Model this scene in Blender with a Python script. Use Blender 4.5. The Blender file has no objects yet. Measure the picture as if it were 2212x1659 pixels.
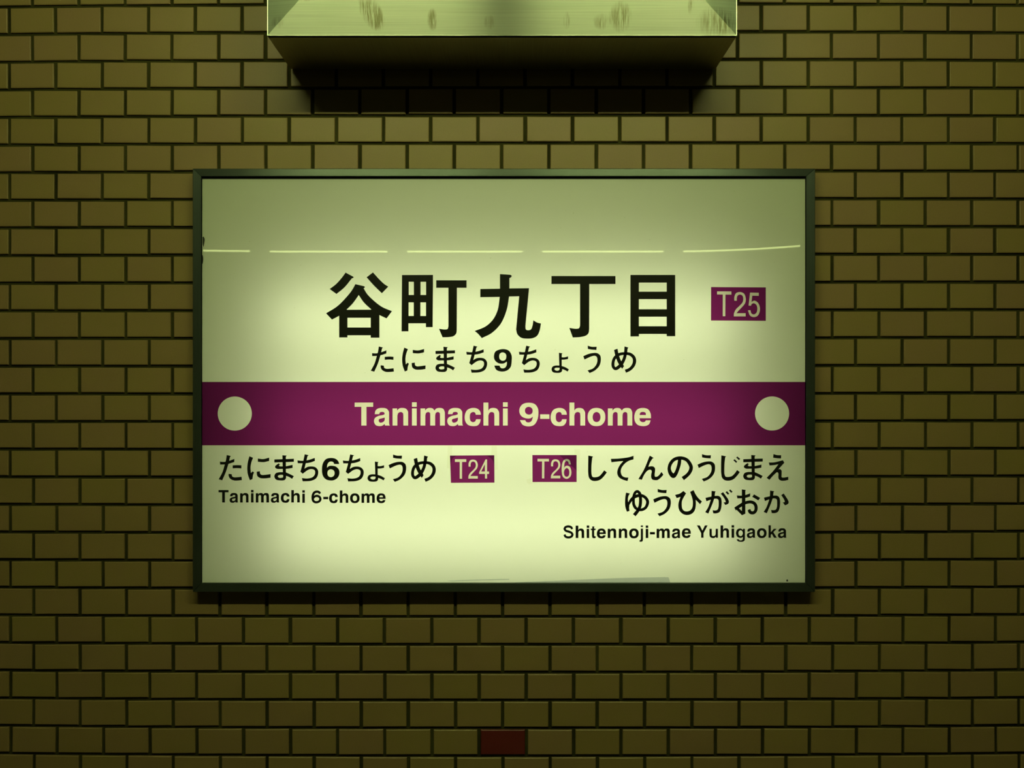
import bpy, bmesh, math, random
from mathutils import Vector, Matrix
random.seed(7)
SC = bpy.context.scene
COL = SC.collection

# ------------------------------------------------------------------ camera
S = 0.001131            # metres per photo pixel on the wall plane
D = 2.40                # camera to wall
CAM_H = 1.60            # camera height above the platform
CX, CY = 1106.0, 829.5
cam_d = bpy.data.cameras.new('camera')
cam = bpy.data.objects.new('camera', cam_d); COL.objects.link(cam)
cam_d.sensor_width = 36.0
cam_d.lens = 36.0 * D / (2212 * S)
cam_d.clip_start = 0.01
cam.location = (0, -D, CAM_H)
cam.rotation_euler = (math.radians(90), 0, 0)
SC.camera = cam

# ------------------------------------------------------------------ world, exposure
W = bpy.data.worlds.new('station_air'); SC.world = W; W.use_nodes = True
bg = W.node_tree.nodes['Background']
bg.inputs[0].default_value = (0.62, 0.70, 0.10, 1)
bg.inputs[1].default_value = 0.008
SC.view_settings.view_transform = 'Standard'
SC.view_settings.look = 'None'
SC.view_settings.exposure = 0.0
SC.view_settings.gamma = 1.0
SC.view_settings.use_curve_mapping = False

LAMP_COL = (0.86, 1.0, 0.36)      # greenish yellow cast of the fluorescent tubes
LAMP_POWER = 130.0                 # radiance of the platform tubes
FAR_POWER = 4.2                  # tubes over the opposite platform
BOX_POWER = 12.0                  # tubes inside the sign

def P(px, py, d=0.0):
    """photo pixel -> point on the plane d metres in front of the wall"""
    k = S * (D - d) / D
    return ((px - CX) * k, -d, CAM_H + (CY - py) * k)

# ------------------------------------------------------------------ materials
def mat(name):
    m = bpy.data.materials.new(name); m.use_nodes = True
    nt = m.node_tree
    for n in list(nt.nodes): nt.nodes.remove(n)
    out = nt.nodes.new('ShaderNodeOutputMaterial')
    return m, nt, out
def N(nt, t, **kw):
    n = nt.nodes.new(t)
    for k, v in kw.items():
        if k.startswith('i_'): n.inputs[k[2:].replace('_', ' ')].default_value = v
        else: setattr(n, k, v)
    return n
def L(nt, a, b): nt.links.new(a, b)
def math_node(nt, op, a, b=None):
    n = nt.nodes.new('ShaderNodeMath'); n.operation = op
    for i, v in enumerate((a, b)):
        if v is None: continue
        if isinstance(v, (int, float)): n.inputs[i].default_value = v
        else: nt.links.new(v, n.inputs[i])
    return n.outputs[0]
def noise(nt, vec, scale, detail=2.0, rough=0.5):
    n = nt.nodes.new('ShaderNodeTexNoise')
    n.inputs['Scale'].default_value = scale; n.inputs['Detail'].default_value = detail
    n.inputs['Roughness'].default_value = rough
    if vec is not None: nt.links.new(vec, n.inputs['Vector'])
    return n.outputs['Fac']
def ramp(nt, fac, stops):
    r = nt.nodes.new('ShaderNodeValToRGB'); nt.links.new(fac, r.inputs[0])
    cr = r.color_ramp
    while len(cr.elements) < len(stops): cr.elements.new(0.5)
    for e, (p, c) in zip(cr.elements, stops):
        e.position = p; e.color = (*c, 1)
    return r.outputs[0]
def mixc(nt, fac, a, b, mode='MIX'):
    n = nt.nodes.new('ShaderNodeMix'); n.data_type = 'RGBA'; n.blend_type = mode
    for i, v in ((0, fac), (6, a), (7, b)):
        if isinstance(v, (int, float)): n.inputs[i].default_value = v
        elif isinstance(v, tuple): n.inputs[i].default_value = (*v, 1)
        else: nt.links.new(v, n.inputs[i])
    return n.outputs[2]
def position(nt):
    return nt.nodes.new('ShaderNodeNewGeometry').outputs['Position']

def brick_mat(name, colours, seam=(0.3, 0.6)):
    m, nt, out = mat(name)
    geo = nt.nodes.new('ShaderNodeNewGeometry'); oi = nt.nodes.new('ShaderNodeObjectInfo')
    rnd = math_node(nt, 'FRACT', math_node(nt, 'ADD', geo.outputs['Random Per Island'], oi.outputs['Random']))
    n1 = noise(nt, geo.outputs['Position'], 9.0, 4.0)
    n2 = noise(nt, geo.outputs['Position'], 55.0, 3.0)
    f = math_node(nt, 'ADD', math_node(nt, 'MULTIPLY', rnd, 0.35), math_node(nt, 'ADD', math_node(nt, 'MULTIPLY', n1, 0.40), math_node(nt, 'MULTIPLY', n2, 0.30)))
    c = ramp(nt, f, [(0.25, colours[0]), (0.52, colours[1]), (0.80, colours[2])])
    fine = noise(nt, geo.outputs['Position'], 420.0, 2.0)
    c = mixc(nt, 0.22, c, ramp(nt, fine, [(0.3, (0.55, 0.55, 0.55)), (0.7, (1, 1, 1))]), 'MULTIPLY')
    # sparse small dark specks and chips in the glaze
    sp = noise(nt, geo.outputs['Position'], 95.0, 1.0)
    sm = ramp(nt, sp, [(0.79, (0, 0, 0)), (0.83, (1, 1, 1))])
    c = mixc(nt, sm, c, tuple(0.45 * x for x in colours[0]))
    b = nt.nodes.new('ShaderNodeBsdfPrincipled')
    L(nt, c, b.inputs['Base Color'])
    b.inputs['Roughness'].default_value = 0.42
    b.inputs['Specular IOR Level'].default_value = 0.35
    bp = nt.nodes.new('ShaderNodeBump'); bp.inputs['Strength'].default_value = 0.25; bp.inputs['Distance'].default_value = 0.0006
    L(nt, noise(nt, geo.outputs['Position'], 160.0, 3.0), bp.inputs['Height'])
    L(nt, bp.outputs[0], b.inputs['Normal'])
    L(nt, b.outputs[0], out.inputs[0])
    return m
M = {}
M['brick'] = brick_mat('beige_glaze', [(0.240, 0.153, 0.076), (0.238, 0.161, 0.066), (0.230, 0.169, 0.055)])
M['red_brick'] = brick_mat('dark_red_glaze', [(0.115, 0.014, 0.012), (0.122, 0.015, 0.013), (0.13, 0.016, 0.014)])

def simple(name, col, rough=0.6, metal=0.0, var=0.2, scale=12.0, spec=0.4):
    m, nt, out = mat(name)
    pos = position(nt)
    f = noise(nt, pos, scale, 4.0)
    c = ramp(nt, f, [(0.3, tuple(x * (1 - var) for x in col)), (0.7, tuple(min(1, x * (1 + var)) for x in col))])
    b = nt.nodes.new('ShaderNodeBsdfPrincipled')
    L(nt, c, b.inputs['Base Color']); b.inputs['Roughness'].default_value = rough
    b.inputs['Metallic'].default_value = metal; b.inputs['Specular IOR Level'].default_value = spec
    L(nt, b.outputs[0], out.inputs[0])
    return m
M['mortar'] = simple('dark_mortar', (0.033, 0.031, 0.009), 0.9, 0, 0.5, 6.0, 0.1)
M['ceiling'] = simple('ceiling_board', (0.16, 0.16, 0.12), 0.9)
M['floor'] = simple('platform_floor', (0.10, 0.09, 0.06), 0.7)
M['enamel'] = simple('white_enamel', (0.6, 0.6, 0.58), 0.5, 0, 0.03)
M['gasket'] = simple('black_rubber', (0.012, 0.014, 0.008), 0.7)
M['box_white'] = simple('grey_box_lining', (0.27, 0.27, 0.24), 0.8, 0, 0.03)
M['back_metal'] = simple('dull_back_metal', (0.07, 0.07, 0.045), 0.6, 0.6)
M['ink'] = simple('black_ink', (0.010, 0.010, 0.008), 0.35, 0, 0.1, 30, 0.3)

def steel(name, base, rough, aniso, tangent, smudges=(), groove=1.0):
    m, nt, out = mat(name)
    pos = position(nt)
    mp = nt.nodes.new('ShaderNodeMapping')
    mp.inputs['Scale'].default_value = (5, 5, 420) if tangent[2] else (420, 5, 5)
    L(nt, pos, mp.inputs['Vector'])
    g = noise(nt, mp.outputs[0], 1.0, 3.0)
    c = ramp(nt, g, [(0.25, tuple(x * (1 - 0.10 * groove) for x in base)), (0.75, tuple(x * (1 + 0.10 * groove) for x in base))])
    blot = noise(nt, pos, 3.2, 2.0)
    c = mixc(nt, 0.5, c, ramp(nt, blot, [(0.3, (0.72, 0.80, 0.70)), (0.7, (1, 1, 1))]), 'MULTIPLY')
    if smudges:
        sep = nt.nodes.new('ShaderNodeSeparateXYZ'); L(nt, pos, sep.inputs[0])
        mp2 = nt.nodes.new('ShaderNodeMapping'); mp2.inputs['Scale'].default_value = (330, 30, 26); L(nt, pos, mp2.inputs['Vector'])
        streak = noise(nt, mp2.outputs[0], 1.0, 3.0, 0.65)
        total = None
        for (x, z, rx, rz, amt, shear) in smudges:
            dx = math_node(nt, 'SUBTRACT', math_node(nt, 'SUBTRACT', sep.outputs[0], x), math_node(nt, 'MULTIPLY', math_node(nt, 'SUBTRACT', sep.outputs[2], z), shear))
            dx = math_node(nt, 'DIVIDE', dx, rx)
            dz = math_node(nt, 'DIVIDE', math_node(nt, 'SUBTRACT', sep.outputs[2], z), rz)
            r2 = math_node(nt, 'ADD', math_node(nt, 'MULTIPLY', dx, dx), math_node(nt, 'MULTIPLY', dz, dz))
            v = math_node(nt, 'MULTIPLY', math_node(nt, 'MAXIMUM', math_node(nt, 'SUBTRACT', 1.0, r2), 0.0), amt)
            total = v if total is None else math_node(nt, 'ADD', total, v)
        k = math_node(nt, 'MULTIPLY', total, math_node(nt, 'MULTIPLY', math_node(nt, 'MAXIMUM', math_node(nt, 'SUBTRACT', streak, 0.36), 0.0), 3.4))
        k = math_node(nt, 'MINIMUM', k, 1.0)
        c = mixc(nt, math_node(nt, 'MULTIPLY', k, 0.8), c, (0.13, 0.115, 0.045))
    b = nt.nodes.new('ShaderNodeBsdfPrincipled')
    L(nt, c, b.inputs['Base Color'])
    b.inputs['Metallic'].default_value = 0.85
    b.inputs['Roughness'].default_value = rough
    b.inputs['Anisotropic'].default_value = aniso
    tv = nt.nodes.new('ShaderNodeCombineXYZ')
    for i in range(3): tv.inputs[i].default_value = tangent[i]
    L(nt, tv.outputs[0], b.inputs['Tangent'])
    L(nt, b.outputs[0], out.inputs[0])
    return m

def acrylic(name, col, diff_col, trans=1.0):
    """back-lit sign sheet: light of the tubes behind passes through, lamps in front reflect in its gloss"""
    m, nt, out = mat(name)
    pos = position(nt)
    f = noise(nt, pos, 3.0, 3.0)
    c = mixc(nt, 0.10, tuple(col), ramp(nt, f, [(0.3, (0.80, 0.84, 0.70)), (0.7, (1, 1, 1))]), 'MULTIPLY')
    # faint grime: tiny specks
    sp = ramp(nt, noise(nt, pos, 130.0, 1.0), [(0.80, (1, 1, 1)), (0.84, (0.55, 0.55, 0.45))])
    c = mixc(nt, 0.6, c, sp, 'MULTIPLY')
    tr = nt.nodes.new('ShaderNodeBsdfTranslucent'); L(nt, c, tr.inputs[0])
    df = nt.nodes.new('ShaderNodeBsdfDiffuse'); df.inputs[0].default_value = (*diff_col, 1)
    ad = nt.nodes.new('ShaderNodeMixShader'); ad.inputs[0].default_value = 0.5
    L(nt, df.outputs[0], ad.inputs[1]); L(nt, tr.outputs[0], ad.inputs[2])
    # the sheet is not quite flat: towards its right end the surface leans a hair downward, seen only in reflections
    sep = nt.nodes.new('ShaderNodeSeparateXYZ'); L(nt, pos, sep.inputs[0])
    xr = math_node(nt, 'MAXIMUM', math_node(nt, 'DIVIDE', math_node(nt, 'SUBTRACT', sep.outputs[0], 0.36), 0.33), 0.0)
    xl = math_node(nt, 'MAXIMUM', math_node(nt, 'DIVIDE', math_node(nt, 'SUBTRACT', -0.55, sep.outputs[0]), 0.19), 0.0)
    slope = math_node(nt, 'ADD', math_node(nt, 'MULTIPLY', math_node(nt, 'MULTIPLY', xr, xr), -0.0036), math_node(nt, 'MULTIPLY', xl, -0.0006))
    cn = nt.nodes.new('ShaderNodeCombineXYZ'); cn.inputs[1].default_value = -1.0; L(nt, slope, cn.inputs[2])
    bp = nt.nodes.new('ShaderNodeVectorMath'); bp.operation = 'NORMALIZE'; L(nt, cn.outputs[0], bp.inputs[0])
    gl = nt.nodes.new('ShaderNodeBsdfGlossy'); gl.inputs['Roughness'].default_value = 0.012
    gl.inputs[0].default_value = (1, 1, 1, 1)
    L(nt, bp.outputs[0], gl.inputs['Normal'])
    mx = nt.nodes.new('ShaderNodeMixShader'); mx.inputs[0].default_value = 0.10
    L(nt, ad.outputs[0], mx.inputs[1]); L(nt, gl.outputs[0], mx.inputs[2])
    L(nt, mx.outputs[0], out.inputs[0])
    return m
M['white_sheet'] = acrylic('milky_acrylic', (0.97, 0.96, 0.92), (0.62, 0.67, 0.42))
M['cream_sheet'] = acrylic('cream_acrylic', (0.82, 0.76, 0.66), (0.42, 0.42, 0.34))
M['purple_sheet'] = acrylic('purple_film', (0.24, 0.017, 0.155), (0.03, 0.004, 0.02))

def emit(name, strength, col=LAMP_COL):
    m, nt, out = mat(name)
    e = nt.nodes.new('ShaderNodeEmission'); e.inputs[0].default_value = (*col, 1); e.inputs[1].default_value = strength
    L(nt, e.outputs[0], out.inputs[0]); return m
M['tube_near'] = emit('lit_platform_tube', LAMP_POWER)
M['tube_far'] = emit('lit_far_tube', FAR_POWER)
M['tube_box'] = emit('lit_sign_tube', BOX_POWER, (0.88, 0.98, 0.57))

def tape_mat():
    m, nt, out = mat('clear_tape')
    t = nt.nodes.new('ShaderNodeBsdfTransparent'); t.inputs[0].default_value = (0.975, 0.97, 0.92, 1)
    g = nt.nodes.new('ShaderNodeBsdfGlossy'); g.inputs['Roughness'].default_value = 0.15
    mx = nt.nodes.new('ShaderNodeMixShader'); mx.inputs[0].default_value = 0.03
    L(nt, t.outputs[0], mx.inputs[1]); L(nt, g.outputs[0], mx.inputs[2]); L(nt, mx.outputs[0], out.inputs[0])
    return m
M['tape'] = tape_mat()

# ------------------------------------------------------------------ object helpers
def link_mesh(name, me, m=None, parent=None):
    if m is not None and not me.materials: me.materials.append(m)
    o = bpy.data.objects.new(name, me); COL.objects.link(o)
    if parent is not None: o.parent = parent
    return o
def obj(name, bm, m, parent=None, origin=None):
    me = bpy.data.meshes.new(name)
    if origin is not None:
        bmesh.ops.translate(bm, verts=bm.verts, vec=-Vector(origin))
    bm.normal_update(); bm.to_mesh(me); bm.free()
    o = link_mesh(name, me, m, parent)
    if origin is not None:
        o.location = Vector(origin) - (parent.location if parent is not None else Vector())
    elif parent is not None:
        o.location = -parent.location
    return o
def empty(name, loc, label, cat, group=None):
    o = bpy.data.objects.new(name, None); COL.objects.link(o)
    o.empty_display_size = 0.05; o.location = loc
    o['label'] = label; o['category'] = cat
    if group: o['group'] = group
    return o
def add_box(bm, x0, x1, y0, y1, z0, z1):
    v = [bm.verts.new(p) for p in ((x0,y0,z0),(x1,y0,z0),(x1,y1,z0),(x0,y1,z0),(x0,y0,z1),(x1,y0,z1),(x1,y1,z1),(x0,y1,z1))]
    for f in ((0,1,5,4),(1,2,6,5),(2,3,7,6),(3,0,4,7),(4,5,6,7),(3,2,1,0)):
        bm.faces.new([v[i] for i in f])
    return v
def bev(bm, w, seg=1):
    bmesh.ops.bevel(bm, geom=list(bm.edges), offset=w, segments=seg, affect='EDGES', profile=0.5)
def add_tube(bm, p0, p1, r, n=12, caps=True):
    p0 = Vector(p0); p1 = Vector(p1); ax = (p1 - p0).normalized()
    u = ax.orthogonal().normalized(); w = ax.cross(u)
    A = [bm.verts.new(p0 + (u * math.cos(t) + w * math.sin(t)) * r) for t in (2*math.pi*i/n for i in range(n))]
    B = [bm.verts.new(p1 + (u * math.cos(t) + w * math.sin(t)) * r) for t in (2*math.pi*i/n for i in range(n))]
    for i in range(n): bm.faces.new((A[i], A[(i+1) % n], B[(i+1) % n], B[i]))
    if caps: bm.faces.new(A[::-1]); bm.faces.new(B)

# ------------------------------------------------------------------ the brick wall
FLOOR, CEIL = 0.0, 3.20
PXW = lambda x: (x - CX) * S                     # photo pixel -> wall metres
def joint_x(n):
    if n > 10.5: return joint_x(10.5) + (n - 10.5) * 100.1
    if n < -10.5: return joint_x(-10.5) + (n + 10.5) * 100.1
    return 1084.3 + (102.35 if n > 0 else 102.1) * n - (0.00734 if n > 0 else 0.0072) * n**3
def seam_y(k, x):
    u = max(-1.0, min(1.0, (x - 1106) / 1106.0))
    l, c, r = 14.8 + 59.74*k, 7.9 + 60.22*k, 11.0 + 59.87*k
    return c + 0.5*(r - l)*u + (0.5*(l + r) - c)*u*u
SIGN = (416.0, 364.0, 1761.0, 1279.0)            # outer edge of the sign frame in the photograph
PD = 0.035                                        # how far the frame stands proud of the wall
kf = (D - PD) / D
sx0, sx1 = (SIGN[0]-CX)*S*kf, (SIGN[2]-CX)*S*kf
sz1, sz0 = CAM_H + (CY-SIGN[1])*S*kf, CAM_H + (CY-SIGN[3])*S*kf
HX0, HX1, HZ0, HZ1 = sx0+0.012, sx1-0.012, sz0+0.012, sz1-0.012     # recess cut in the wall for the sign box
WX0, WX1 = -2.35, 2.35
MY = 0.0055                                       # depth of the mortar behind the brick faces
bm = bmesh.new()
WT = 0.16
for (a, b, c, d) in ((WX0, HX0, FLOOR, CEIL), (HX1, WX1, FLOOR, CEIL), (HX0, HX1, FLOOR, HZ0), (HX0, HX1, HZ1, CEIL)):
    add_box(bm, a, b, MY, MY + WT, c, d)
add_box(bm, WX0, WX1, MY + WT, MY + WT + 0.04, FLOOR, CEIL)
wall = obj('wall_back', bm, M['mortar']); wall['kind'] = 'structure'
wall['label'] = 'station wall of beige brick-format tiles in dark recessed joints'

def brick_bm(bm, w, h, cx=0, cy=0, cz=0, rot=0.0, bv=0.0016, tx=0.0, tz=0.0):
    """one beige facing brick, front at y=0: face, chamfers, sides"""
    d = MY + 0.001
    pts = []
    for (sx, sz, y, ins) in [(a, b, y, i) for (y, i) in ((0.0, bv), (bv*0.8, 0.0), (d, 0.0)) for (a, b) in ((-1,-1),(1,-1),(1,1),(-1,1))]:
        x = sx*(w/2 - ins); z = sz*(h/2 - ins)
        yy = y + x*tx + z*tz
        xr = x*math.cos(rot) - z*math.sin(rot); zr = x*math.sin(rot) + z*math.cos(rot)
        pts.append(bm.verts.new((cx + xr, cy + yy, cz + zr)))
    bm.faces.new(pts[0:4])
    for k in (0, 4):
        for i in range(4):
            j = (i+1) % 4
            bm.faces.new((pts[k+i], pts[k+4+i], pts[k+4+j], pts[k+j]))
BW0, BH0 = 95.0*S, 53.4*S
bm = bmesh.new(); brick_bm(bm, BW0, BH0); bm.normal_update()
brick_mesh = bpy.data.meshes.new('brick'); bm.to_mesh(brick_mesh); bm.free(); brick_mesh.materials.append(M['brick'])

def vis_area(x0, y0, x1, y1):
    """visible photo pixels of a brick (frame, sign and top housing taken off)"""
    a0, b0, a1, b1 = max(0, x0), max(0, y0), min(2212, x1), min(1659, y1)
    if a1 <= a0 or b1 <= b0: return 0
    a = (a1-a0)*(b1-b0)
    for (p, q, r, s) in (SIGN, (600, -200, 1570, 140)):
        w = min(a1, r) - max(a0, p); h = min(b1, s) - max(b0, q)
        if w > 0 and h > 0: a -= w*h
    return max(a, 0)
cells = []
for k in range(-8, 41):
    sh = 0.0 if k % 2 == 0 else 0.5
    for i in range(-22, 23):
        n0 = i + 0.5 + sh; n1 = n0 + 1
        x0, x1 = joint_x(n0) + 3.5, joint_x(n1) - 3.5
        drift = 0.12 * (k - 12)* (1 if abs(n0) < 14 else 0)
        x0 += drift; x1 += drift
        xc = 0.5*(x0 + x1)
        y0, y1 = seam_y(k, xc) + 3.35, seam_y(k+1, xc) - 3.35
        y0 += random.uniform(-0.35, 0.35); y1 += random.uniform(-0.35, 0.35)
        x0 += random.uniform(-0.5, 0.5); x1 += random.uniform(-0.5, 0.5)
        X0, X1 = PXW(x0), PXW(x1)
        Z1, Z0 = CAM_H + (CY - y0)*S, CAM_H + (CY - y1)*S
        X0, X1 = max(X0, WX0), min(X1, WX1); Z0, Z1 = max(Z0, FLOOR), min(Z1, CEIL)
        if X1 - X0 < 0.01 or Z1 - Z0 < 0.008: continue
        if X0 >= HX0 and X1 <= HX1 and Z0 >= HZ0 and Z1 <= HZ1: continue
        rot = -math.atan((seam_y(k+0.5, xc+20) - seam_y(k+0.5, xc-20))/40.0)
        red = (k == 26 and i == -1)
        cells.append((vis_area(x0, y0, x1, y1), math.hypot(xc-1106, (y0+y1)/2-829), X0, X1, Z0, Z1, rot, red))
cells.sort(key=lambda c: (not c[7], -round(c[0]/500.0), c[1]))
rest = bmesh.new()
def cut_rects(X0, X1, Z0, Z1):
    if X1 <= HX0 or X0 >= HX1 or Z1 <= HZ0 or Z0 >= HZ1: return None
    r = []
    if X0 < HX0: r.append((X0, HX0, Z0, Z1))
    if X1 > HX1: r.append((HX1, X1, Z0, Z1))
    a, b = max(X0, HX0), min(X1, HX1)
    if Z0 < HZ0: r.append((a, b, Z0, HZ0))
    if Z1 > HZ1: r.append((a, b, HZ1, Z1))
    return r
for idx, (area, dist, X0, X1, Z0, Z1, rot, red) in enumerate(cells):
    w, h = X1 - X0, Z1 - Z0
    cx, cz = (X0+X1)/2, (Z0+Z1)/2
    tx, tz = random.gauss(0, 0.004), random.gauss(0, 0.004)
    cut = cut_rects(X0, X1, Z0, Z1)
    if idx < 300 and area > 0:
        if cut:
            b = bmesh.new()
            for (a, c, e, f) in cut: brick_bm(b, c-a, f-e, (a+c)/2-cx, 0, (e+f)/2-cz, 0.0, 0.0008)
            me = bpy.data.meshes.new('brick'); b.normal_update(); b.to_mesh(me); b.free()
            o = link_mesh('brick', me, M['brick'], wall); o.location = (cx, 0, cz)
        else:
            me = brick_mesh
            if red:
                me = brick_mesh.copy(); me.materials.clear(); me.materials.append(M['red_brick'])
            o = link_mesh('brick', me, None, wall); o.location = (cx, 0, cz)
            o.scale = (w/BW0, 1, h/BH0); o.rotation_euler = (tz, rot, tx)
            if red: o['label'] = 'dark red brick among the beige ones'
    else:
        if cut:
            for (a, c, e, f) in cut: brick_bm(rest, c-a, f-e, (a+c)/2, 0, (e+f)/2, 0.0, 0.0008)
        else: brick_bm(rest, w, h, cx, 0, cz, rot, 0.0016, tx, tz)
o = obj('surrounding_bricks', rest, M['brick'], wall); o['kind'] = 'stuff'

# floor and ceiling of the platform
bm = bmesh.new(); add_box(bm, -5.2, 5.2, -3.4, MY+WT+0.04, -1.2, 0.0); add_box(bm, -5.2, 5.2, -8.6, -3.4, -1.3, -1.2); o = obj('floor', bm, M['floor']); o['kind'] = 'structure'
bm = bmesh.new(); add_box(bm, -5.2, 5.2, -8.6, MY+WT+0.04, CEIL, CEIL+0.1); o = obj('ceiling', bm, M['ceiling']); o['kind'] = 'structure'

# ------------------------------------------------------------------ glyph outlines
def spline(pts, closed):
    """pts: list of (x, y) through which a centripetal Catmull-Rom curve runs"""
    n = len(pts); out = []
    if n < 3 and not closed: return pts[:]
    seg = n if closed else n - 1
    for i in range(seg):
        if closed: p0, p1, p2, p3 = (pts[(i-1) % n], pts[i], pts[(i+1) % n], pts[(i+2) % n])
        else:
            p1, p2 = pts[i], pts[i+1]
            p0 = pts[i-1] if i > 0 else tuple(2*a-b for a, b in zip(p1, p2))
            p3 = pts[i+2] if i+2 < n else tuple(2*a-b for a, b in zip(p2, p1))
        d = [max(1e-4, math.dist(a[:2], b[:2]))**0.5 for a, b in ((p0, p1), (p1, p2), (p2, p3))]
        m1 = [(b-a)/d[0] - (c-a)/(d[0]+d[1]) + (c-b)/d[1] for a, b, c in zip(p0, p1, p2)]
        m2 = [(b-a)/d[1] - (c-a)/(d[1]+d[2]) + (c-b)/d[2] for a, b, c in zip(p1, p2, p3)]
        m1 = [m*d[1] for m in m1]; m2 = [m*d[1] for m in m2]
        st = 6
        for s in range(st):
            t = s/st
            h = (2*t**3-3*t**2+1, t**3-2*t**2+t, -2*t**3+3*t**2, t**3-t**2)
            out.append(tuple(h[0]*a + h[1]*b + h[2]*c + h[3]*e for a, b, c, e in zip(p1, m1, p2, m2)))
    if not closed: out.append(pts[-1])
    return out
def loop(txt):
    """'x,y' corner, 'x,ys' smooth point"""
    pts = [(tuple(float(v) for v in t.rstrip('s').split(',')), t.endswith('s')) for t in txt.split()]
    corners = [i for i, p in enumerate(pts) if not p[1]]
    if not corners: return spline([p[0] for p in pts], True)
    k = corners[0]; pts = pts[k:] + pts[:k] + [pts[k]]
    out = []; run = [pts[0][0]]
    for p, s in pts[1:]:
        run.append(p)
        if not s:
            out += (run[:-1] if len(run) == 2 else spline(run, False)[:-1]); run = [p]
    return out
def stroke(txt):
    """'x,y,w' points of a centre line with its width"""
    pts = spline([tuple(float(v) for v in t.split(',')) for t in txt.split()], False)
    Lf, R = [], []
    for i, (x, y, w) in enumerate(pts):
        a = pts[max(0, i-1)]; b = pts[min(len(pts)-1, i+1)]
        tx, ty = b[0]-a[0], b[1]-a[1]; l = math.hypot(tx, ty) or 1
        nx, ny = -ty/l*w/2, tx/l*w/2
        Lf.append((x+nx, y+ny)); R.append((x-nx, y-ny))
    return ('Q', Lf, R)
def rect(x0, y0, x1, y1): return [(x0, y0), (x1, y0), (x1, y1), (x0, y1)]
def G(*shapes):
    """each shape: 'outer | hole | hole' or '~ stroke'"""
    out = []
    for s in shapes:
        if s.startswith('~'): out.append(stroke(s[1:]))
        else: out.append([loop(t) for t in s.split('|')])
    return out
def place(g, ox, oy, sc, dx=0.0, dy=0.0):
    f = lambda p: (ox + p[0]/sc + dx, oy + p[1]/sc + dy)
    out = []
    for s in g:
        if isinstance(s, tuple): out.append(('Q', [f(p) for p in s[1]], [f(p) for p in s[2]]))
        else: out.append([[f(p) for p in lp] for lp in s])
    return out
def fill_faces(bm, loops, d, rev=False):
    from mathutils.geometry import tessellate_polygon
    vec = [[Vector((p[0], p[1], 0)) for p in lp] for lp in loops]
    flat = [v for lp in vec for v in lp]
    tris = tessellate_polygon(vec)
    vs = [bm.verts.new(P(v.x, v.y, d)) for v in flat]
    for t in tris:
        try: f = bm.faces.new([vs[i] for i in t])
        except ValueError: continue
        f.normal_update()
        if f.normal.y > 0: f.normal_flip()
def print_shapes(bm, shapes, d, thick=0.0):
    for n, s in enumerate(shapes):
        dd = d + 0.00002*n
        if isinstance(s, tuple):
            A = [bm.verts.new(P(p[0], p[1], dd)) for p in s[1]]; B = [bm.verts.new(P(p[0], p[1], dd)) for p in s[2]]
            for i in range(len(A)-1):
                f = bm.faces.new((A[i], A[i+1], B[i+1], B[i])); f.normal_update()
                if f.normal.y > 0: f.normal_flip()
        else: fill_faces(bm, s, dd)

# -- kanji (traced in three views of the photograph)
tani = G('313,104 408,155 406,168 388,172 300,280s 204,360 122,300 200,240s 262,172s',
         '640,102 725,195s 780,245s 823,271 746,351 655,262s 563,160',
         '430,242 540,268 542,285 528,291 570,360s 650,440s 750,515s 867,565 802,652 717,612 717,882 613,882 613,853 335,853 335,879 236,879 236,620 150,666 79,590 215,505s 320,400s 385,320s'
         ' | 470,373 530,460s 622,547 323,548 400,470s | 335,644 613,644 613,760 335,760')
machi = G('986,133 1357,132 1353,756 1272,756 1272,710 1063,710 1063,806 981,806 | 1067,214 1128,214 1128,371 1067,371 | 1208,214 1274,214 1274,371 1208,371 | 1065,460 1127,460 1127,622 1065,622 | 1206,460 1273,460 1273,622 1206,622',
          '1395,196 1758,196 1758,286 1643,286 1641,790 1634,830s 1605,862s 1550,874s 1471,877 1428,775 1500,784s 1531,777s 1541,745 1541,286 1395,286')
kyu = G('387,122 510,130 526,140s 522,158s 500,170 500,293 735,290 691,745 696,782s 725,793s 757,783s 775,740s 786,674 830,700s 877,712 860,800s 830,860s 775,888s 700,893s 640,882s 595,840s 580,785 617,387 496,390 470,540s 400,710s 290,825s 170,887 125,835s 84,802 210,750s 300,670s 360,550s 384,395 152,398 152,300 387,296')
cho = G('1002,145 1767,145 1767,241 1454,241 1453,780 1444,828s 1415,856s 1345,874s 1257,879 1215,764 1290,775s 1331,768s 1344,738 1344,241 1002,241')
me_k = G('176,132 711,132 711,864 609,864 609,837 277,837 277,867 176,867 | 277,224 609,224 609,332 277,332 | 277,421 609,421 609,542 277,542 | 277,631 609,631 609,745 277,745')
kanji = place(tani, 690, 570, 5.53) + place(machi, 690, 570, 5.53) + place(kyu, 1010, 570, 5.53) + place(cho, 1010, 570, 5.53) + place(me_k, 1330, 570, 5.53)

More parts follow.
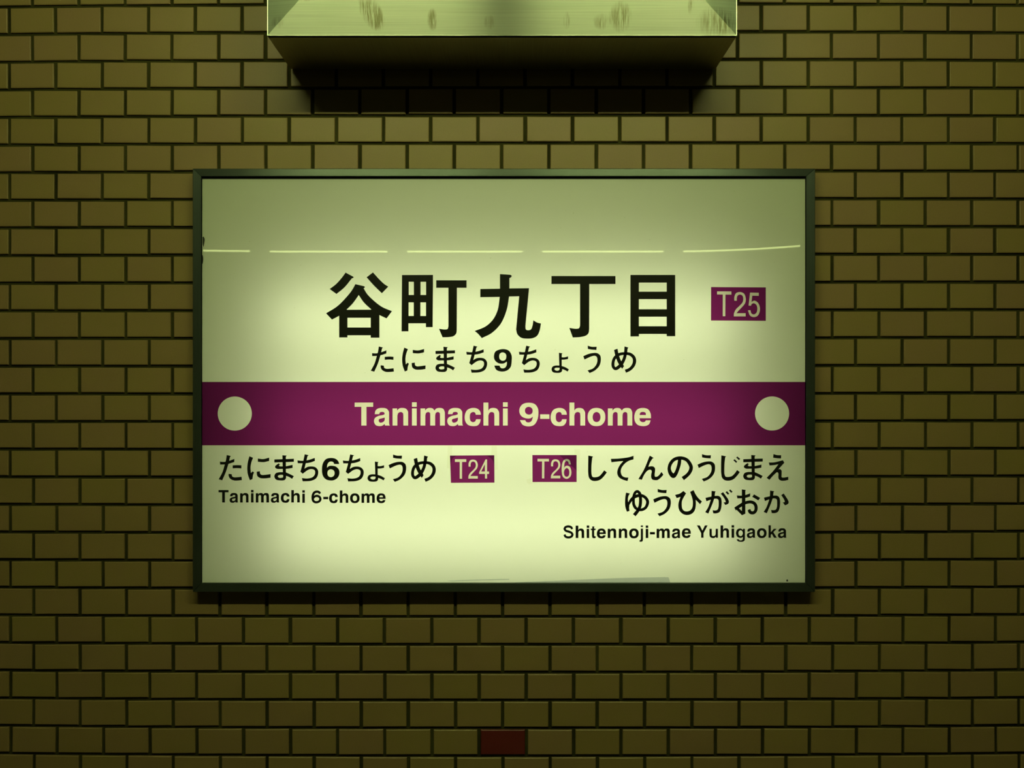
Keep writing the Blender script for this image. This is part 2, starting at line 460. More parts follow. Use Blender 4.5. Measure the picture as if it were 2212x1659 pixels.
# -- hiragana
K5 = (780, 735, 6.9125); K6 = (1080, 735, 6.9125)
ta = G('265,92 327,108 313,125 290,225 250,350s 197,470 144,455 200,350s 235,235 254,165',
       '163,192 215,196s 260,190s 320,172s 379,150 377,197 300,222s 240,233s 166,236',
       '353,247 420,243s 484,246 483,293 420,288s 354,292',
       '293,372 340,380 345,410s 375,425s 430,424s 485,417 491,467 440,473s 370,472s 315,445s 293,405s')
ni = G('645,110 700,132 675,200s 662,280s 668,362 692,335 715,350 700,390s 690,452 652,467 622,380s 613,290s 622,200s',
       '771,143 850,152s 941,130 940,180 860,197s 772,192',
       '754,340 802,333 806,370s 830,388s 890,386s 963,375 961,430 880,440s 810,436s 765,405s')
ma = G('1230,97 1297,103 1282,120 1283,353 1340,378s 1402,410 1375,450 1330,422s 1285,405 1284,440s 1262,468s 1200,474s 1135,460s 1110,415s 1130,368s 1175,352s 1237,350 | 1162,412s 1180,395s 1215,390s 1240,392 1240,425s 1220,433s 1180,432s',
       '1110,160 1403,150 1402,195 1112,206',
       '1175,217 1195,237 1180,250s 1190,262s 1235,264 1285,262 1383,240 1382,287 1300,300s 1220,302s 1150,300s 1122,280s 1125,258s')
chi = G('1570,172 1650,178s 1740,165s 1830,135 1832,180 1760,205s 1690,215s 1577,215',
        '1680,80 1740,95 1722,110 1700,200s 1675,297 1720,270s 1780,262s 1840,275s 1878,320s 1878,385s 1845,445s 1770,478s 1650,485 1637,435 1720,442s 1800,420s 1834,370s 1828,320s 1785,302s 1730,315s 1650,372 1615,342 1640,250s 1662,165')
nine = G('420,1018s 490,1035s 525,1090s 528,1155s 515,1230s 475,1272s 410,1287s 345,1267s 318,1215 382,1215 395,1240s 420,1248s 450,1238s 468,1205s 470,1168 430,1190s 370,1187s 325,1150s 315,1100s 335,1045s | 420,1058s 455,1075s 463,1110s 450,1146s 420,1157s 388,1142s 378,1105s 388,1071s')
yo = G('880,186 935,195 923,210 922,385 975,402s 1030,435 1010,468 970,445s 930,430 925,462s 905,481s 850,488s 790,475s 770,437s 785,395s 830,377s 886,377 | 812,430s 830,413s 860,410s 890,412 888,438s 870,453s 835,452s',
       '905,252 960,255s 1018,240 1017,280 960,290s 905,290')
u_h = G('1310,80 1370,97s 1445,97 1440,145 1370,140s 1312,130',
        '1243,238 1320,205s 1390,190s 1450,192s 1495,225s 1507,290s 1485,380s 1420,450s 1338,490 1307,450 1390,420s 1440,360s 1455,300s 1445,250s 1420,233s 1370,240s 1263,288')
me_h = G('1703,145 1755,127 1772,210s 1805,300s 1853,387 1824,427 1765,340s 1728,250s',
         '~ 1889,100,60 1882,125,50 1876,180,48 1860,260,46 1820,345,48 1765,405,50 1722,424,46 1692,395,44 1689,330,44 1715,262,44 1780,212,44 1870,198,42 1950,212,46 2000,260,48 2009,320,50 1985,385,48 1935,435,46 1873,463,50')
line1 = (place(ta, *K5) + place(ni, *K5) + place(ma, *K5) + place(chi, *K5) + place(nine, 1010, 570, 5.53)
         + place(chi, *K5, 113.7, 0) + place(yo, *K6) + place(u_h, *K6) + place(me_h, *K6))
six = G('275,152s 345,163s 395,200s 418,255 330,255 315,225s 280,213s 240,225s 215,265s 208,320 240,292s 290,285s 360,300s 410,350s 420,420s 390,490s 330,530s 275,537s 195,520s 140,460s 122,350s 140,240s 195,170s | 275,345s 322,365s 338,410s 322,458s 275,480s 230,460s 215,410s 230,365s')
line2 = (place(ta, *K5, -328.5, 234.5) + place(ni, *K5, -334.6, 234.7) + place(ma, *K5, -348.0, 234.3) + place(chi, *K5, -364.8, 234.6)
         + place(six, 680, 970, 7.9) + place(chi, *K5, -266.6, 234.9) + place(yo, *K6, -397.5, 235.1) + place(u_h, *K6, -420.6, 235.2) + place(me_h, *K6, -432.9, 235.6))
K9 = (1250, 970, 9.2167); K10 = (1480, 970, 9.2167)
shi = G('193,130 290,150 272,170 258,280s 253,440 258,510s 278,553s 320,562s 400,545s 460,490s 508,423 562,465 500,545s 430,610s 350,635s 260,625s 208,575s 190,480s 188,350s')
te = G('640,195 760,192s 900,178s 1000,162s 1092,135 1093,205 990,240s 900,310s 845,400s 840,470s 865,530s 920,562s 992,568 972,637 880,610s 800,560s 768,480s 780,400s 820,320s 887,240 780,248s 652,263')
n_h = G('1415,130 1497,178 1470,190 1425,260s 1388,352 1440,342s 1490,350s 1520,385s 1522,440s 1512,505 1518,545s 1545,553s 1590,530s 1650,455 1688,512 1630,575s 1570,617s 1520,620s 1465,605s 1443,560s 1445,500s 1455,450s 1445,420s 1410,412s 1360,440s 1300,520s 1258,613 1188,597 1300,410s')
no = G('~ 2012,195,66 2000,300,70 1960,430,68 1925,500,76 1885,533,92 1835,490,80 1803,400,68 1820,310,66 1880,225,66 1960,185,66 2060,181,66 2150,215,66 2212,290,70 2240,370,72 2210,460,70 2150,530,70 2072,588,78')
daku = G('1040,147 1097,195 1072,222 1015,170', '985,202 1038,252 1015,277 958,222')
e_h = G('1758,100 1830,120s 1912,122 1910,187 1830,183s 1752,172',
        '1665,268 1770,265s 1860,245s 1945,222 1975,272 1858,402 1890,400s 1918,425s 1922,480s 1918,545 1925,562s 1960,568s 2053,552 2055,613 1980,630s 1910,628s 1865,600s 1855,550s 1858,500s 1845,467s 1825,462 1760,520s 1678,613 1622,573 1750,440s 1858,302 1770,320s 1680,327')
line3 = (place(shi, *K9) + place(te, *K9) + place(n_h, *K9) + place(no, *K9) + place(u_h, *K6, 246.8, 234.3)
         + place(shi, *K9, 287.2, -0.6) + place(daku, *K10) + place(ma, *K5, 664.8, 233.8) + place(e_h, *K10))
K11 = (1340, 1050, 11.642); K12 = (1520, 1050, 11.642)
yu = G('145,163 240,187 205,250s 190,340s 203,412 225,480s 222,560s 232,625 165,647 125,520s 118,400s 128,260s',
       '~ 205,480,40 225,425,60 275,345,72 345,282,78 440,243,76 540,240,74 630,290,74 682,370,76 680,450,76 632,545,72 550,592,72 462,602,60',
       '~ 475,600,62 390,555,70 340,470,72 330,380,70 340,250,70 375,165,68 425,135,72 480,175,76 503,260,78 508,400,78 490,520,78 440,620,80 350,733,88')
hi = G('1375,222 1490,190s 1587,122 1655,183 1590,290s 1550,380s 1545,480s 1560,570s 1610,625s 1675,637s 1750,615s 1805,550s 1825,440s 1815,330s 1755,145 1842,100 1890,200s 1960,300s 2053,387 2003,457 1950,400s 1895,345 1900,470s 1875,600s 1820,680s 1740,720s 1660,728s 1570,700s 1490,620s 1460,520s 1465,420s 1515,270 1418,303')
ka = G('200,120 308,135 290,152 278,245 265,320 220,450s 170,570s 118,692 38,655 110,540s 180,345 197,240',
       '45,297 190,264s 300,245s 380,250s 430,290s 450,360s 452,460s 430,590s 390,660s 310,688s 242,685 225,607 300,612s 345,595s 370,540s 378,420s 368,345s 330,320s 270,320s 170,345s 70,383')
ga_tick = G('430,190 490,153 560,250s 610,320s 635,390s 625,435s 590,462s 540,475 500,407 550,403s 548,370s 500,280s',
            '585,125 645,190 610,220 548,155', '668,82 730,142 690,172 637,110')
ka_tick = G('1950,228 2012,185 2070,270s 2120,350s 2138,410s 2120,450s 2045,487 1990,408 2035,403s 2035,370s 2000,300s')
o_h = G('832,235 960,240s 1080,215s 1172,180 1168,262 1080,290s 970,305s 847,310',
        '960,82 1067,100 1048,118 1048,695 963,735 828,597 808,613 770,540 962,415 | 962,513 962,628 888,560',
        '~ 1000,440,72 1100,408,76 1180,400,76 1260,425,78 1305,480,80 1320,550,80 1305,620,78 1265,665,80 1210,673,82 1165,650,80 1140,590,74',
        '1268,208 1420,297 1375,360 1220,270')
line4 = (place(yu, *K11) + place(u_h, *K6, 151.1, 309.4) + place(hi, *K11) + place(ka, *K12) + place(ga_tick, *K12)
         + place(o_h, *K12) + place(ka, *K12, 126.3, -0.6) + place(ka_tick, *K12))

# -- latin letters, left edge moved to 0, baseline to 0, cap height 1
def latin(g, x_left, base, cap): return place(g, -x_left/cap, -base/cap, cap)
LT = {}
LT['T'] = latin(G('72,128 332,128 332,187 238,187 238,450 166,450 166,187 72,187'), 72, 450, 322)
LT['a'] = latin(G('355,290 366,240s 400,212s 455,203s 520,214s 553,255s 556,290 556,410 560,440s 568,450 500,450 493,428 460,452s 420,458s 370,445s 345,395s 358,345s 410,315s 470,302s 493,288s 485,265s 455,258s 425,268s 418,290 | 495,338 450,350s 415,362s 410,385s 425,408s 455,408s 485,390s 495,365s'), 345, 450, 322)
LT['n'] = latin(G('605,210 668,210 668,240 700,210s 740,203s 790,213s 820,250s 823,300 823,450 757,450 757,310 750,275s 720,260s 685,275s 672,310 672,450 605,450'), 605, 450, 322)
LT['i'] = latin(G('878,124 944,124 944,187 878,187', '878,210 944,210 944,450 878,450'), 878, 450, 322)
LT['m'] = latin(G('998,210 1062,210 1062,240 1090,212s 1130,203s 1170,212s 1193,240 1220,212s 1265,203s 1315,215s 1338,260s 1340,300 1340,450 1272,450 1272,310 1266,272s 1240,260s 1212,275s 1203,310 1203,450 1135,450 1135,310 1130,272s 1105,260s 1075,275s 1065,310 1065,450 998,450'), 998, 450, 322)
LT['c'] = latin(G('1845,298 1775,298 1763,268s 1733,260s 1700,280s 1690,330s 1700,383s 1733,403s 1765,392s 1780,362 1843,362 1832,410s 1800,448s 1733,458s 1665,440s 1624,380s 1624,290s 1660,228s 1735,203s 1802,217s 1838,258s'), 1622, 450, 322)
LT['h'] = latin(G('1883,128 1951,128 1951,240 1975,213s 2020,203s 2070,215s 2100,260s 2103,300 2103,450 2036,450 2036,310 2028,272s 1995,260s 1965,275s 1951,310 1951,450 1883,450'), 1883, 450, 322)
LT['9'] = latin(G('405,130s 490,150s 533,210s 540,290s 525,370s 480,440s 400,462s 320,440s 280,375 355,375 368,398s 405,407s 440,390s 458,350s 463,325 430,347s 375,350s 310,325s 275,270s 278,205s 320,150s | 405,187s 446,205s 460,242s 446,283s 405,297s 365,280s 350,242s 364,203s'), 273, 450, 322)
LT['-'] = latin(G('565,293 694,293 694,356 565,356'), 565, 450, 322)
LT['o'] = latin(G('1357,203s 1428,220s 1470,270s 1480,330s 1470,390s 1425,443s 1357,458s 1287,443s 1243,390s 1232,330s 1243,268s 1287,218s | 1357,260s 1395,278s 1413,330s 1397,384s 1357,402s 1318,384s 1302,330s 1319,278s'), 1232, 450, 322)
LT['e'] = latin(G('2122,347 1960,347 1970,385s 2005,403s 2038,396s 2050,377 2117,377 2095,430s 2055,453s 2005,458s 1935,440s 1895,385s 1893,290s 1930,225s 2005,203s 2080,222s 2116,280s | 2052,303 2045,270s 2007,258s 1972,270s 1962,303'), 1890, 450, 322)
LT['S'] = latin(G('~ 263,197,42 246,165,42 192,148,42 142,162,42 124,193,42 147,226,42 200,244,43 250,266,42 268,303,43 243,338,42 192,350,42 142,335,42 121,297,42'), 100, 362, 229)
LT['t'] = latin(G('632,148 668,148 668,188 695,188 695,217 668,217 668,310 674,327s 697,328 697,360 665,365s 638,357s 627,320 627,217 605,217 605,188 632,188'), 605, 362, 229)
LT['j'] = latin(G('1525,130 1565,130 1565,160 1525,160', '1525,188 1565,188 1565,385 1560,415s 1540,429s 1502,430 1502,398 1518,397s 1525,380'), 1502, 362, 229)
LT['Y'] = latin(G('430,125 483,125 530,220 578,125 628,125 552,268 552,355 507,355 507,268'), 430, 355, 231)
LT['u'] = latin(G('660,188 703,188 703,285 708,315s 740,323s 768,305s 775,280 775,188 817,188 817,355 778,355 778,335 750,358s 712,360s 672,340s 660,300'), 660, 355, 231)
LT['g'] = latin(G('1275,188 1313,188 1313,360 1308,400s 1278,426s 1230,430s 1180,418s 1157,382 1200,382 1212,398s 1245,402s 1268,388s 1275,340 1250,354s 1215,356s 1170,335s 1150,290s 1150,245s 1172,200s 1215,183s 1252,190s 1275,210 | 1235,216s 1263,235s 1273,270s 1262,308s 1235,325s 1205,308s 1193,270s 1205,232s'), 1150, 355, 231)
LT['k'] = latin(G('1745,122 1788,122 1788,250 1843,188 1898,188 1835,250 1900,355 1848,355 1805,282 1788,300 1788,355 1745,355'), 1745, 355, 231)
LT['6'] = latin(G('~ 486,242,60 455,203,60 400,193,60 342,212,60 304,275,62 297,350,62 306,412,62 342,452,60 398,462,60 460,440,60 492,385,60 468,325,60 400,300,60 345,318,54 312,365,40'), 265, 478, 317)
def write(chars, base, cap):
    out = []
    for ch, x in chars: out += place(LT[ch], x, base, 1.0/cap)
    return out
def xs(ox, sc, *pairs): return [(c, ox + x/sc) for c, x in pairs]
title = write(xs(755, 6.5059, ('T',72), ('a',345), ('n',605), ('i',878), ('m',998), ('a',1374), ('c',1622), ('h',1883), ('i',2157))
              + xs(1080, 6.5059, ('9',273), ('-',565), ('c',716), ('h',977), ('o',1232), ('m',1517), ('e',1890)), 919.2, 49.5)
small1 = write(xs(460, 11.642, ('T',140), ('a',418), ('n',683), ('i',957), ('m',1077), ('a',1455), ('c',1710), ('h',1970)), 1085.5, 26.9)
small1 += write(xs(650, 11.642, ('i',35), ('6',265), ('-',562), ('c',712), ('h',978), ('o',1235), ('m',1525), ('e',1905)), 1086.3, 26.9)
small2 = write(xs(1205, 8.5077, ('S',100), ('h',328), ('i',530), ('t',605), ('e',718), ('n',917), ('n',1120), ('o',1310), ('j',1502), ('i',1615), ('-',1693), ('m',1815), ('a',2095)), 1162.3, 26.9)
small2 += write(xs(1455, 8.5077, ('e',153), ('Y',430), ('u',660), ('h',863), ('i',1066), ('g',1150), ('a',1347), ('o',1533), ('k',1745), ('a',1917)), 1161.7, 26.9)

# -- plate numbers
def badge_two(dx=0, dy=0):
    return None
KB = (1330, 570, 5.53)
t25 = place(G('1211,329 1382,329 1382,367 1311,367 1309,625 1279,625 1280,366 1211,365'), *KB) \
    + place(G('1417,440 1418,395s 1438,350s 1485,337s 1532,355s 1554,415s 1545,470s 1500,525s 1462,565s 1443,590 1552,590 1552,627 1411,627 1414,590s 1435,545s 1480,500s 1515,460s 1524,415s 1512,378s 1485,367s 1458,378s 1447,405s 1446,440'), *KB) \
    + place(G('1605,343 1709,345 1709,382 1632,380 1622,455 1655,440s 1695,460s 1720,510s 1720,570s 1695,620s 1650,636s 1605,618s 1580,555 1609,553 1622,592s 1650,604s 1680,585s 1692,535s 1680,490s 1650,470s 1625,480s 1615,500 1587,498'), *KB)
KC = (960, 970, 7.3733)
two_ = '385,280 387,225s 412,180s 455,168s 505,185s 530,240s 522,300s 475,358s 430,405s 413,430 531,430 531,471 381,471 386,425s 410,382s 460,333s 494,290s 500,245s 485,210s 455,199s 428,212s 417,245s 417,280'
t24 = place(G('168,162 348,162 348,205 281,205 280,473 243,473 244,205 168,205', two_,
              '655,165 679,165 679,358 710,358 710,396 679,396 679,470 647,470 647,396 553,396 553,370 | 645,240 645,358 585,358'), *KC)
t26 = place(G('1483,156 1664,156 1664,197 1592,197 1590,467 1554,467 1556,197 1483,197'), *KC) + place(G(two_), *KC, 178.2, -0.65) \
    + place(G('1945,158s 1990,175s 2015,245 1983,245 1970,203s 1945,190s 1918,212s 1905,300 1925,275s 1955,265s 1998,285s 2022,370s 2005,440s 1947,475s 1890,445s 1868,340s 1880,220s 1905,175s | 1948,303s 1980,325s 1990,372s 1978,425s 1947,442s 1915,425s 1904,372s 1918,325s'), *KC)
plates = [[(1536.0, 620.1), (1654.3, 620.8), (1654.3, 693.1), (1535.8, 692.4)],
          [(971.9, 984.1), (1067.8, 983.3), (1068.1, 1042.6), (974.0, 1043.0)],
          [(1150.0, 982.9), (1245.6, 982.9), (1245.6, 1041.3), (1150.3, 1041.3)]]

# ------------------------------------------------------------------ the illuminated station name sign
sc0 = P(1088, 1279, 0.0)
sign = empty('station_sign', (sc0[0], 0, sc0[2]), 'backlit white station name sign with purple band in a dark metal frame', 'sign')
PF = PD                      # frame front
PP = 0.027                   # face of the sheet
PX0, PY0, PX1, PY1 = 437.0, 388.0, 1739.5, 1257.5
M['frame'] = steel('weathered_sign_frame', (0.155, 0.185, 0.175), 0.23, 0.75, (0, 0, 1))
M['frame_v'] = steel('weathered_sign_frame_upright', (0.155, 0.185, 0.175), 0.28, 0.5, (1, 0, 0))
def wp(x, z, d): return (x, -d, z)
ik = (D - PF)/D
ix0, ix1 = (434.6-CX)*S*ik, (1741.4-CX)*S*ik
iz1, iz0 = CAM_H + (CY-381.0)*S*ik, CAM_H + (CY-1260.0)*S*ik
for (name_, a, b, c, d_, m_) in (
        ('top',    (sx0, sz1), (sx1, sz1), (ix1, iz1), (ix0, iz1), 'frame'),
        ('bottom', (sx1, sz0), (sx0, sz0), (ix0, iz0), (ix1, iz0), 'frame'),
        ('left',   (sx0, sz0), (sx0, sz1), (ix0, iz1), (ix0, iz0), 'frame_v'),
        ('right',  (sx1, sz1), (sx1, sz0), (ix1, iz0), (ix1, iz1), 'frame_v')):
    bm = bmesh.new()
    fr = [bm.verts.new(wp(p[0], p[1], PF)) for p in (a, b, c, d_)]
    bk = [bm.verts.new(wp(p[0], p[1], 0.0)) for p in (a, b, c, d_)]
    bm.faces.new(fr); bm.faces.new(bk[::-1])
    for i in range(4):
        j = (i+1) % 4; bm.faces.new((fr[i], bk[i], bk[j], fr[j]))
    bmesh.ops.recalc_face_normals(bm, faces=bm.faces)
    bev(bm, 0.0012)
    obj('frame_bar', bm, M[m_], sign)
# gasket lying in the frame around the sheet
bm = bmesh.new()
gx0, gx1 = ix0, ix1; gz0, gz1 = iz0, iz1
q0 = P(PX0-1, PY0-1, PP); q1 = P(PX1+1, PY1+1, PP)
GD = PP + 0.0005
for (x0, x1, z0, z1) in ((gx0, q0[0], gz0, gz1), (q1[0], gx1, gz0, gz1), (q0[0], q1[0], q0[2], gz1), (q0[0], q1[0], gz0, q1[2])):
    add_box(bm, x0, x1, -GD, -GD + 0.006, z0, z1)
obj('gasket', bm, M['gasket'], sign)
# the sheet: white field, cream circles and letters, purple band and plates, all one thickness
BY0, BY1 = 825.0, 962.0
def circle(cx, cy, r, n=64): return [(cx + r*math.cos(2*math.pi*i/n), cy + r*math.sin(2*math.pi*i/n)) for i in range(n)]
bm = bmesh.new()
fill_faces(bm, [rect(PX0-3, PY0-3, PX1+4, BY0), plates[0]], PP)
fill_faces(bm, [rect(PX0-3, BY1, PX1+4, PY1+4), plates[1], plates[2]], PP)
obj('sign_panel', bm, M['white_sheet'], sign)
circles = [circle(507.2, 893.4, 36.8), circle(1667.8, 893.2, 36.8)]
def outers(shapes): return [lp for s in shapes if not isinstance(s, tuple) for lp in s[:1]]
bm = bmesh.new()
fill_faces(bm, [rect(PX0-3, BY0, PX1+4, BY1)] + circles + outers(title), PP)
for s in title:                                  # the counters of the letters are purple
    for h in s[1:]: fill_faces(bm, [h], PP)
obj('colour_band', bm, M['purple_sheet'], sign)
for c_, lab in zip(circles, ('pale round dot at the left end of the band', 'pale round dot at the right end of the band')):
    bm = bmesh.new(); fill_faces(bm, [c_], PP)
    o = obj('route_dot', bm, M['white_sheet'], sign); o['label'] = lab
bm = bmesh.new()
for s in title: fill_faces(bm, s, PP)
o = obj('lettering', bm, M['cream_sheet'], sign); o['label'] = 'pale latin station name on the purple band'
for pl, tx_, lab in zip(plates, (t25, t24, t26), ('purple plate with the number T25', 'purple plate with the number T24', 'purple plate with the number T26')):
    bm = bmesh.new(); fill_faces(bm, [pl] + outers(tx_), PP)
    for s in tx_:
        for h in s[1:]: fill_faces(bm, [h], PP)
    o = obj('number_plate', bm, M['purple_sheet'], sign); o['label'] = lab
    bm = bmesh.new()
    for s in tx_: fill_faces(bm, s, PP)
    n_ = obj('plate_lettering', bm, M['cream_sheet'], o); n_.location = -(o.location + sign.location)
for shapes, lab in ((kanji, 'large black kanji station name'), (line1, 'black kana reading under the kanji'),
                    (line2, 'black kana name of the station to the left'), (small1, 'small black latin name at the lower left'),
                    (line3, 'upper kana line at the lower right'), (line4, 'lower kana line at the lower right'),
                    (small2, 'small black latin name at the lower right')):
    bm = bmesh.new(); print_shapes(bm, shapes, PP + 0.0003)
    o = obj('lettering', bm, M['ink'], sign); o['label'] = lab
# clear tape strips beside the stuck-on plates
def tape(pts):
    bm = bmesh.new()
    d0, d1 = PP + 0.0008, PP + 0.0011
    fill_faces(bm, [pts], d1)
    obj('tape', bm, M['tape'], sign)
for pts in ([(967.5, 963), (977, 963), (976, 983), (971.5, 984), (971.5, 1012), (965.5, 1011)],
            [(1062, 963), (1073, 963), (1075.5, 1014), (1068.6, 1015), (1068.4, 983), (1061, 983)],
            [(1241, 970), (1253.5, 971), (1251, 1018), (1246.3, 1018), (1246, 982), (1241, 982)],
            [(1137, 1036), (1148.8, 1033), (1149.5, 1042.5), (1160, 1042.5), (1143, 1046.5), (1138.5, 1043)]):
    tape(pts)
# darkened peeling corners of the stuck-on plates
m, nt, out = mat('peeled_film')
t_ = nt.nodes.new('ShaderNodeBsdfTransparent'); t_.inputs[0].default_value = (0.48, 0.52, 0.50, 1)
L(nt, t_.outputs[0], out.inputs[0]); M['peel'] = m
for lp in ('1208,983.2 1245.4,983.2 1245.4,1017 1238,1009s 1226,1001s 1214,988', '972.2,984.4 987,984.2 978,990s 973.5,1002', '1051,983.8 1067.6,983.6 1067.8,1006 1064,994s 1058,988s'):
    bm = bmesh.new(); fill_faces(bm, [loop(lp)], PP + 0.0006)
    obj('peeled_corner', bm, M['peel'], sign)
# black scuffs at the left edge and a chip at the lower right edge of the sheet
for lp in ('437.6,512 440,511 442,516s 441.5,524s 439.5,534 438,527s', '434.8,548 438,552s 439,562s 437.5,570s 435.2,574',
           '1699,1252 1701.5,1251.5 1702.5,1256 1698.5,1256', '505,384 515,386.5s 522,384'):
    bm = bmesh.new(); fill_faces(bm, [loop(lp)], PP + 0.0009)
    obj('scuff', bm, M['gasket'], sign)
# a lifted strip of film along the lower edge and a short fold beside it
m, nt, out = mat('lifted_film')
t_ = nt.nodes.new('ShaderNodeBsdfTransparent'); t_.inputs[0].default_value = (0.66, 0.69, 0.72, 1)
L(nt, t_.outputs[0], out.inputs[0]); M['film'] = m
for lp in ('1085,1259 1200,1254.5s 1330,1249s 1435,1246.5 1444,1247 1446,1252 1448,1259', '965,1254.5 1030,1252s 1100,1250.5 1100,1252.5 1030,1254s 975,1256'):
    bm = bmesh.new(); fill_faces(bm, [loop(lp)], PP + 0.0009)
    obj('film_edge', bm, M['film'], sign)
# box behind the sheet with its tubes
bm = bmesh.new()
bx0, bx1, bz0, bz1 = HX0+0.002, HX1-0.002, HZ0+0.002, HZ1-0.002
BD = 0.150
for (x0, x1, y0, y1, z0, z1) in ((bx0, bx1, BD-0.003, BD, bz0, bz1), (bx0, bx0+0.002, -PP+0.006, BD-0.003, bz0, bz1), (bx1-0.002, bx1, -PP+0.006, BD-0.003, bz0, bz1),
                                 (bx0+0.002, bx1-0.002, -PP+0.006, BD-0.003, bz0, bz0+0.002), (bx0+0.002, bx1-0.002, -PP+0.006, BD-0.003, bz1-0.002, bz1)):
    add_box(bm, x0, x1, y0, y1, z0, z1)
obj('light_box', bm, M['box_white'], sign)
TUBES = [(590, 1588, 690, 0.092), (590, 1588, 915, 0.092), (590, 1588, 1140, 0.092)]
for (a, b, y, dep) in TUBES:
    p, q = P(a, y, 0), P(b, y, 0)
    bm = bmesh.new(); add_tube(bm, (p[0], dep, p[2]), (q[0], dep, q[2]), 0.013, 10)
    obj('fluorescent_tube', bm, M['tube_box'], sign)

# ------------------------------------------------------------------ the steel housing above the sign
FD = 0.24
fx0, fx1 = P(577, 0, FD)[0], P(1592, 0, FD)[0]
fz0 = P(0, 77, FD)[2]; fz1 = fz0 + 0.42
def Sm(px, py, rx, ry, amt, shear=0.0):
    q = P(px, py, FD - 0.015); k = S*(D-FD)/D
    return (q[0], q[2], rx*k, ry*k, amt, shear)
SMUDGE = [Sm(806, 36, 26, 40, 1.5, -0.35), Sm(818, 48, 14, 26, 1.2), Sm(936, 50, 13, 24, 1.6), Sm(1058, 55, 14, 16, 0.9), Sm(1223, 52, 8, 20, 1.0), Sm(1298, 54, 20, 18, 1.0),
          Sm(1338, 44, 26, 34, 1.5), Sm(1488, 22, 8, 20, 1.1), Sm(1545, 55, 48, 34, 0.9), Sm(1560, 62, 20, 20, 0.8), Sm(603, 55, 16, 14, 0.7),
          Sm(668, 2, 30, 12, 1.6)]
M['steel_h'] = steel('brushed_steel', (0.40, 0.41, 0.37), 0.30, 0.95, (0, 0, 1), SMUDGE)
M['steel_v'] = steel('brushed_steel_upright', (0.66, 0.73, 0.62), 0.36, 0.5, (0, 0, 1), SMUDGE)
M['steel_body'] = steel('dull_steel_sheet', (0.36, 0.32, 0.17), 0.42, 0.3, (1, 0, 0))
hb = empty('steel_sign_casing', ((fx0+fx1)/2, 0, fz0), 'deep smudged stainless steel sign casing jutting from the wall above the station sign', 'casing')
FLB = 0.012                                      # the neck between box and wall
bm = bmesh.new()
t = 0.003
add_box(bm, fx0, fx1, -FD+0.002, -FLB, fz0, fz0+t)            # underside
add_box(bm, fx0, fx1, -FD+0.002, -FLB, fz1-t, fz1)            # top
add_box(bm, fx0, fx0+t, -FD+0.002, -FLB, fz0+t, fz1-t)        # sides
add_box(bm, fx1-t, fx1, -FD+0.002, -FLB, fz0+t, fz1-t)
add_box(bm, fx0+t, fx1-t, -FLB-t, -FLB, fz0+t, fz1-t)         # back
obj('casing_shell', bm, M['steel_body'], hb)
bm = bmesh.new(); add_box(bm, fx0+0.010, fx1-0.010, -FLB, 0.0, fz0+0.010, fz1-0.010); bev(bm, 0.002)
obj('mounting_neck', bm, M['back_metal'], hb)
RW, RDp, LIP = 0.100, -0.018, 0.0018
jx0, jx1, jz0, jz1 = fx0+RW, fx1-RW, fz0+RW, fz1-RW
def bevel_bar(o4, lip4, in4, m_):
    """mitred bevelled rim bar: narrow flat lip at the front edge, then a face sloping inward"""
    bm = bmesh.new()
    ao, bo = o4; al, bl = lip4; ai, bi = in4
    v = [bm.verts.new(wp(p[0], p[1], d)) for p, d in ((ao, FD), (bo, FD), (al, FD), (bl, FD), (ai, FD-RDp), (bi, FD-RDp), (ao, FD-0.012), (bo, FD-0.012), (ai, FD-RDp-0.030), (bi, FD-RDp-0.030))]
    for f in ((0,1,3,2), (2,3,5,4), (0,6,7,1), (4,5,9,8), (6,8,9,7), (0,2,4,8,6), (1,7,9,5,3)):
        bm.faces.new([v[i] for i in f])
    bmesh.ops.recalc_face_normals(bm, faces=bm.faces)
    obj('rim_bar', bm, M[m_], hb)
e = 0.0002
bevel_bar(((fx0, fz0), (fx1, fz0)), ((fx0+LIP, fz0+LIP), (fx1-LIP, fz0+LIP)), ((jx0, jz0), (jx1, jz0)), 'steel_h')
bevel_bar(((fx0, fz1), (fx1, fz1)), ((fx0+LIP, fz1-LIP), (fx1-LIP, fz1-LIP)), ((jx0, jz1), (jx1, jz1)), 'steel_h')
bevel_bar(((fx0, fz0), (fx0, fz1)), ((fx0+LIP, fz0+LIP), (fx0+LIP, fz1-LIP)), ((jx0, jz0), (jx0, jz1)), 'steel_v')
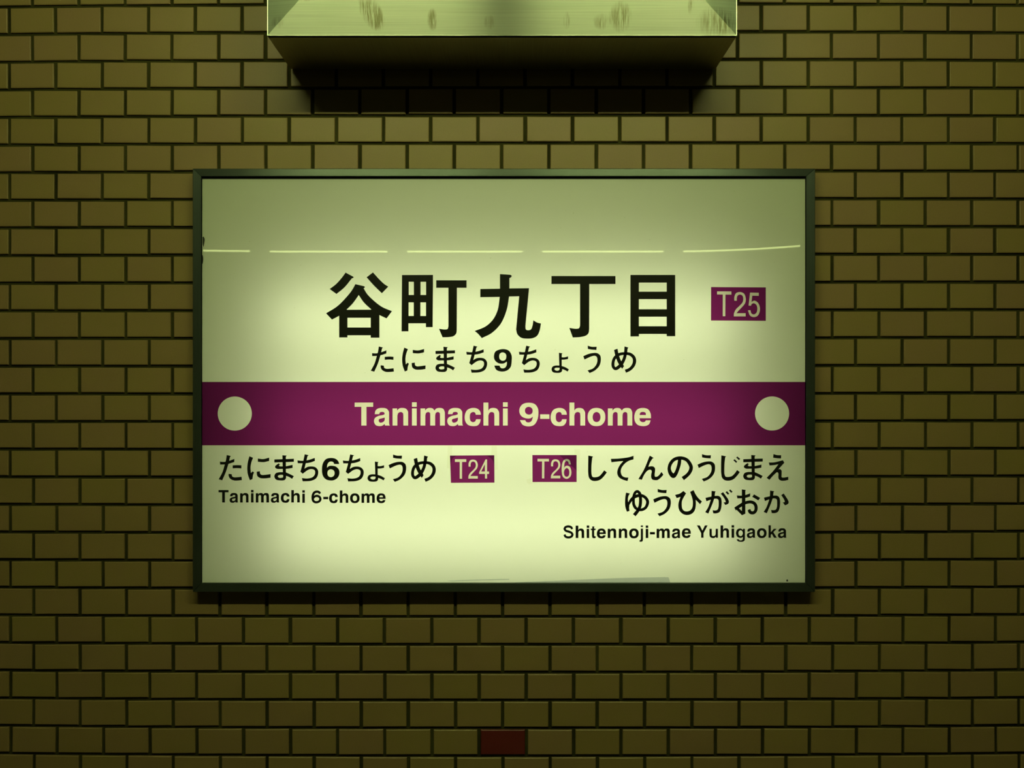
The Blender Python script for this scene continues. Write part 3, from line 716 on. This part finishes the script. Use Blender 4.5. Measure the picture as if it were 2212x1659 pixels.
bevel_bar(((fx1, fz0), (fx1, fz1)), ((fx1-LIP, fz0+LIP), (fx1-LIP, fz1-LIP)), ((jx1, jz0), (jx1, jz1)), 'steel_v')
bm = bmesh.new(); add_box(bm, jx0, jx1, -(FD-RDp-0.001), -(FD-RDp-0.004), jz0, jz1)
obj('front_plate', bm, M['steel_body'], hb)

# ------------------------------------------------------------------ lamps of the station
def lamp(x0, x1, y, z, m_, label, cat_group, fixture=True, r=0.016, hang=None):
    t_ = empty('fluorescent_lamp', ((x0+x1)/2, y, z), label, 'lamp', cat_group)
    bm = bmesh.new(); add_tube(bm, (x0+0.01, y, z), (x1-0.01, y, z), r, 12)
    obj('tube', bm, m_, t_)
    for xa, xb in ((x0-0.006, x0+0.014), (x1-0.014, x1+0.006)):
        bm = bmesh.new(); add_box(bm, xa, xb, y-0.02, y+0.02, z-0.02, z+0.045)
        obj('lamp_holder', bm, M['enamel'], t_)
    bm = bmesh.new(); top = hang if hang else z+0.10
    add_box(bm, x0-0.006, x1+0.006, y-0.03, y+0.03, z+0.045, top)
    obj('fixture_body', bm, M['enamel'], t_)
    return t_
LZ = CAM_H + 1.44
LY = -1.80
lamp(-1.04, -0.105, LY, LZ, M['tube_near'], 'left bare tube lamp on the platform ceiling in front of the sign', None, hang=CEIL)
lamp(0.055, 1.00, LY, LZ, M['tube_near'], 'right bare tube lamp on the platform ceiling in front of the sign', None, hang=CEIL)
# row of tubes over the far platform, mirrored as a broken line in the glossy sheet
FY = -7.5
def far_x(px): return PXW(px) * (D - FY) / D
fz = CAM_H + (CY-545)*S*(1 - FY/D)
gaps = [-30, 270, 565, 860, 1150, 1452, 1745, 2040]
gaps = [270, 565, 860, 1150, 1452, 1745, 2040]
WHERE = ('leftmost', 'second from the left', 'third from the left', 'third from the right', 'second from the right', 'rightmost')
for a, b, w_ in zip(gaps[:-1], gaps[1:], WHERE):
    lamp(far_x(a)+0.085, far_x(b)-0.085, FY, fz, M['tube_far'], w_ + ' of the bare tube lamps over the far platform', 'tube lamps over the far platform', r=0.009, hang=CEIL)
